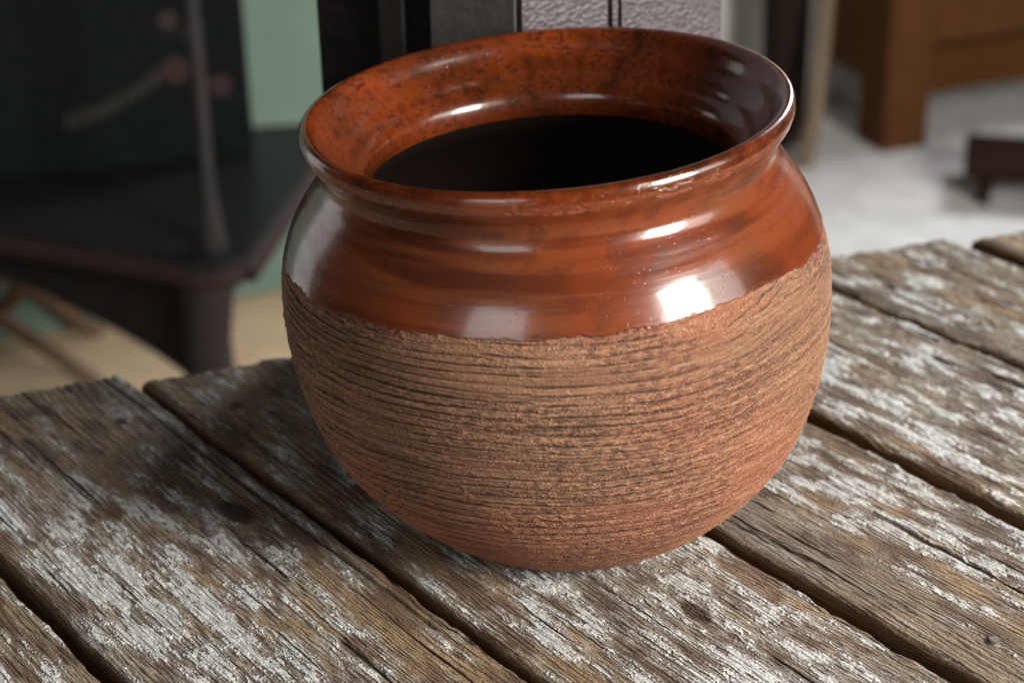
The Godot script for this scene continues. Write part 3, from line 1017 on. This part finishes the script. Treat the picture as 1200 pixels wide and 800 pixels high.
	for k in 11:
		st = begin()
		var f := k / 10.0
		var p := pm + turn * Vector3(lerpf(-0.251, -0.114, f), lerpf(0.075, 0.135, f * f * 0.6 + f * 0.4), 0.0008)
		add_box(st, p, Vector3(rng.randf_range(0.006, 0.009), rng.randf_range(0.018, 0.026), 0.0016), turn)
		commit(st, "painted_letter", yellow, panel)
	for fl: Array in [[Vector2(-0.104, 0.205), orange, 0.012], [Vector2(-0.099, 0.135), red, 0.017], [Vector2(-0.040, 0.108), red, 0.014], [Vector2(-0.068, 0.115), yellow, 0.010], [Vector2(-0.075, 0.185), orange, 0.009]]:
		st = begin()
		var c: Vector2 = fl[0]
		for k in 5:
			var a := TAU * k / 5.0
			add_box(st, pm + turn * Vector3(c.x + cos(a) * fl[2] * 0.6, c.y + sin(a) * fl[2] * 0.6, 0.0008 + 0.0001 * k), Vector3(fl[2], fl[2], 0.0016), turn * Basis(Vector3.BACK, a))
		commit(st, "painted_flower", fl[1], panel)


func build_cabinet() -> void:
	var cab := thing("wooden_cabinet", "brown wooden cabinet on square legs at the back right", "cabinet", Vector3(0.758, FLOOR_Y, -2.66), ROOM_TURN)
	var wood := mottled(Color(0.072, 0.029, 0.010), Color(0.122, 0.051, 0.018), 0.6, 61, 0.02, Vector3(1.5, 7, 7), 0.03, 0.0, 0.2)
	var dark := mottled(Color(0.065, 0.024, 0.006), Color(0.10, 0.038, 0.010), 0.6, 63, 0.02, Vector3(1.5, 7, 7), 0.03, 0.0, 0.2)
	var parts := [
		["leg", Vector3(0.0, 0.45, -0.05), Vector3(0.10, 0.90, 0.10), wood], ["leg", Vector3(0.86, 0.45, -0.05), Vector3(0.10, 0.90, 0.10), wood],
		["leg", Vector3(0.0, 0.45, -0.42), Vector3(0.08, 0.90, 0.08), dark], ["leg", Vector3(0.86, 0.45, -0.42), Vector3(0.08, 0.90, 0.08), dark],
		["bottom_rail", Vector3(0.43, 0.155, -0.04), Vector3(0.76, 0.09, 0.04), dark],
		["drawer_front", Vector3(0.43, 0.335, -0.040), Vector3(0.75, 0.255, 0.036), wood],
		["door_front", Vector3(0.43, 0.67, -0.040), Vector3(0.75, 0.40, 0.036), wood],
		["side_panel", Vector3(0.0, 0.50, -0.235), Vector3(0.025, 0.76, 0.28), wood],
		["side_panel", Vector3(0.86, 0.50, -0.235), Vector3(0.025, 0.76, 0.28), wood],
		["back_panel", Vector3(0.43, 0.50, -0.43), Vector3(0.80, 0.76, 0.02), dark],
		["bottom_board", Vector3(0.43, 0.135, -0.235), Vector3(0.80, 0.02, 0.34), dark],
		["top", Vector3(0.43, 0.915, -0.235), Vector3(1.02, 0.03, 0.52), wood]]
	for p: Array in parts:
		var st := begin()
		add_box(st, p[1], p[2])
		commit(st, p[0], p[3], cab)


func build_small_things() -> void:
	# dark board leaning at the wall beside the cabinet, a pale stick in front of it
	var post := thing("dark_post", "dark brown upright post left of the cabinet", "post", Vector3(0.522, FLOOR_Y, -2.72), ROOM_TURN)
	var st := begin()
	add_box(st, Vector3(0, 0.6, 0), Vector3(0.078, 1.2, 0.06))
	commit(st, "shaft", mottled(Color(0.014, 0.009, 0.007), Color(0.022, 0.014, 0.010), 0.7, 71, 0.02, Vector3(4, 1, 4), 0.0, 0.0, 0.2), post)
	st = begin()
	add_box(st, Vector3(0, 0.02, 0), Vector3(0.085, 0.04, 0.08))
	commit(st, "foot", plain(Color(0.03, 0.02, 0.014), 0.6), post)
	var stick := thing("broom_stick", "pale wooden stick leaning beside the cabinet", "stick", Vector3(0.565, FLOOR_Y, -2.60))
	st = begin()
	add_tube(st, PackedVector3Array([Vector3(-0.020, 0.012, 0.03), Vector3(0.0, 0.12, 0.01), Vector3(0.035, 0.45, -0.09), Vector3(0.085, 0.90, -0.22)]), PackedFloat32Array([0.017, 0.016, 0.014, 0.013]), 14)
	commit(st, "handle", mottled(Color(0.15, 0.105, 0.065), Color(0.20, 0.145, 0.09), 0.6, 73, 0.02, Vector3(6, 1, 6)), stick)
	# low dark stool on the rug at the right edge
	var stool := thing("foot_stool", "low dark wooden footstool on the rug at the right edge", "stool", Vector3(0.965, FLOOR_Y, -2.40), -14.0)
	var brown := mottled(Color(0.016, 0.008, 0.005), Color(0.026, 0.013, 0.008), 0.7, 75, 0.02, Vector3(2, 6, 6), 0.0, 0.0, 0.15)
	st = begin()
	add_box(st, Vector3(0, 0.075, 0), Vector3(0.30, 0.022, 0.20))
	commit(st, "seat", brown, stool)
	for x: float in [-0.11, 0.11]:
		st = begin()
		add_box(st, Vector3(x, 0.034, 0), Vector3(0.022, 0.060, 0.17))
		commit(st, "leg", brown, stool)
	# trestle with crossed legs at the far left
	var tre := thing("folding_trestle", "brown wooden trestle with crossed legs left of the stove leg", "trestle", Vector3(-0.80, FLOOR_Y, -1.78), 10.0)
	var ochre := mottled(Color(0.09, 0.045, 0.022), Color(0.14, 0.070, 0.034), 0.6, 77, 0.02, Vector3(4, 4, 4))
	for z: float in [-0.09, 0.09]:
		for sgn: float in [-1.0, 1.0]:
			st = begin()
			add_tube(st, PackedVector3Array([Vector3(sgn * 0.13, 0.0, z + 0.009 * sgn), Vector3(-sgn * 0.10, 0.22, z + 0.009 * sgn)]), PackedFloat32Array([0.013, 0.013]), 8)
			commit(st, "leg", ochre, tre)
	for x: float in [-0.10, 0.10]:
		st = begin()
		add_tube(st, PackedVector3Array([Vector3(x, 0.222, -0.13), Vector3(x, 0.222, 0.13)]), PackedFloat32Array([0.012, 0.012]), 8)
		commit(st, "top_rail", ochre, tre)
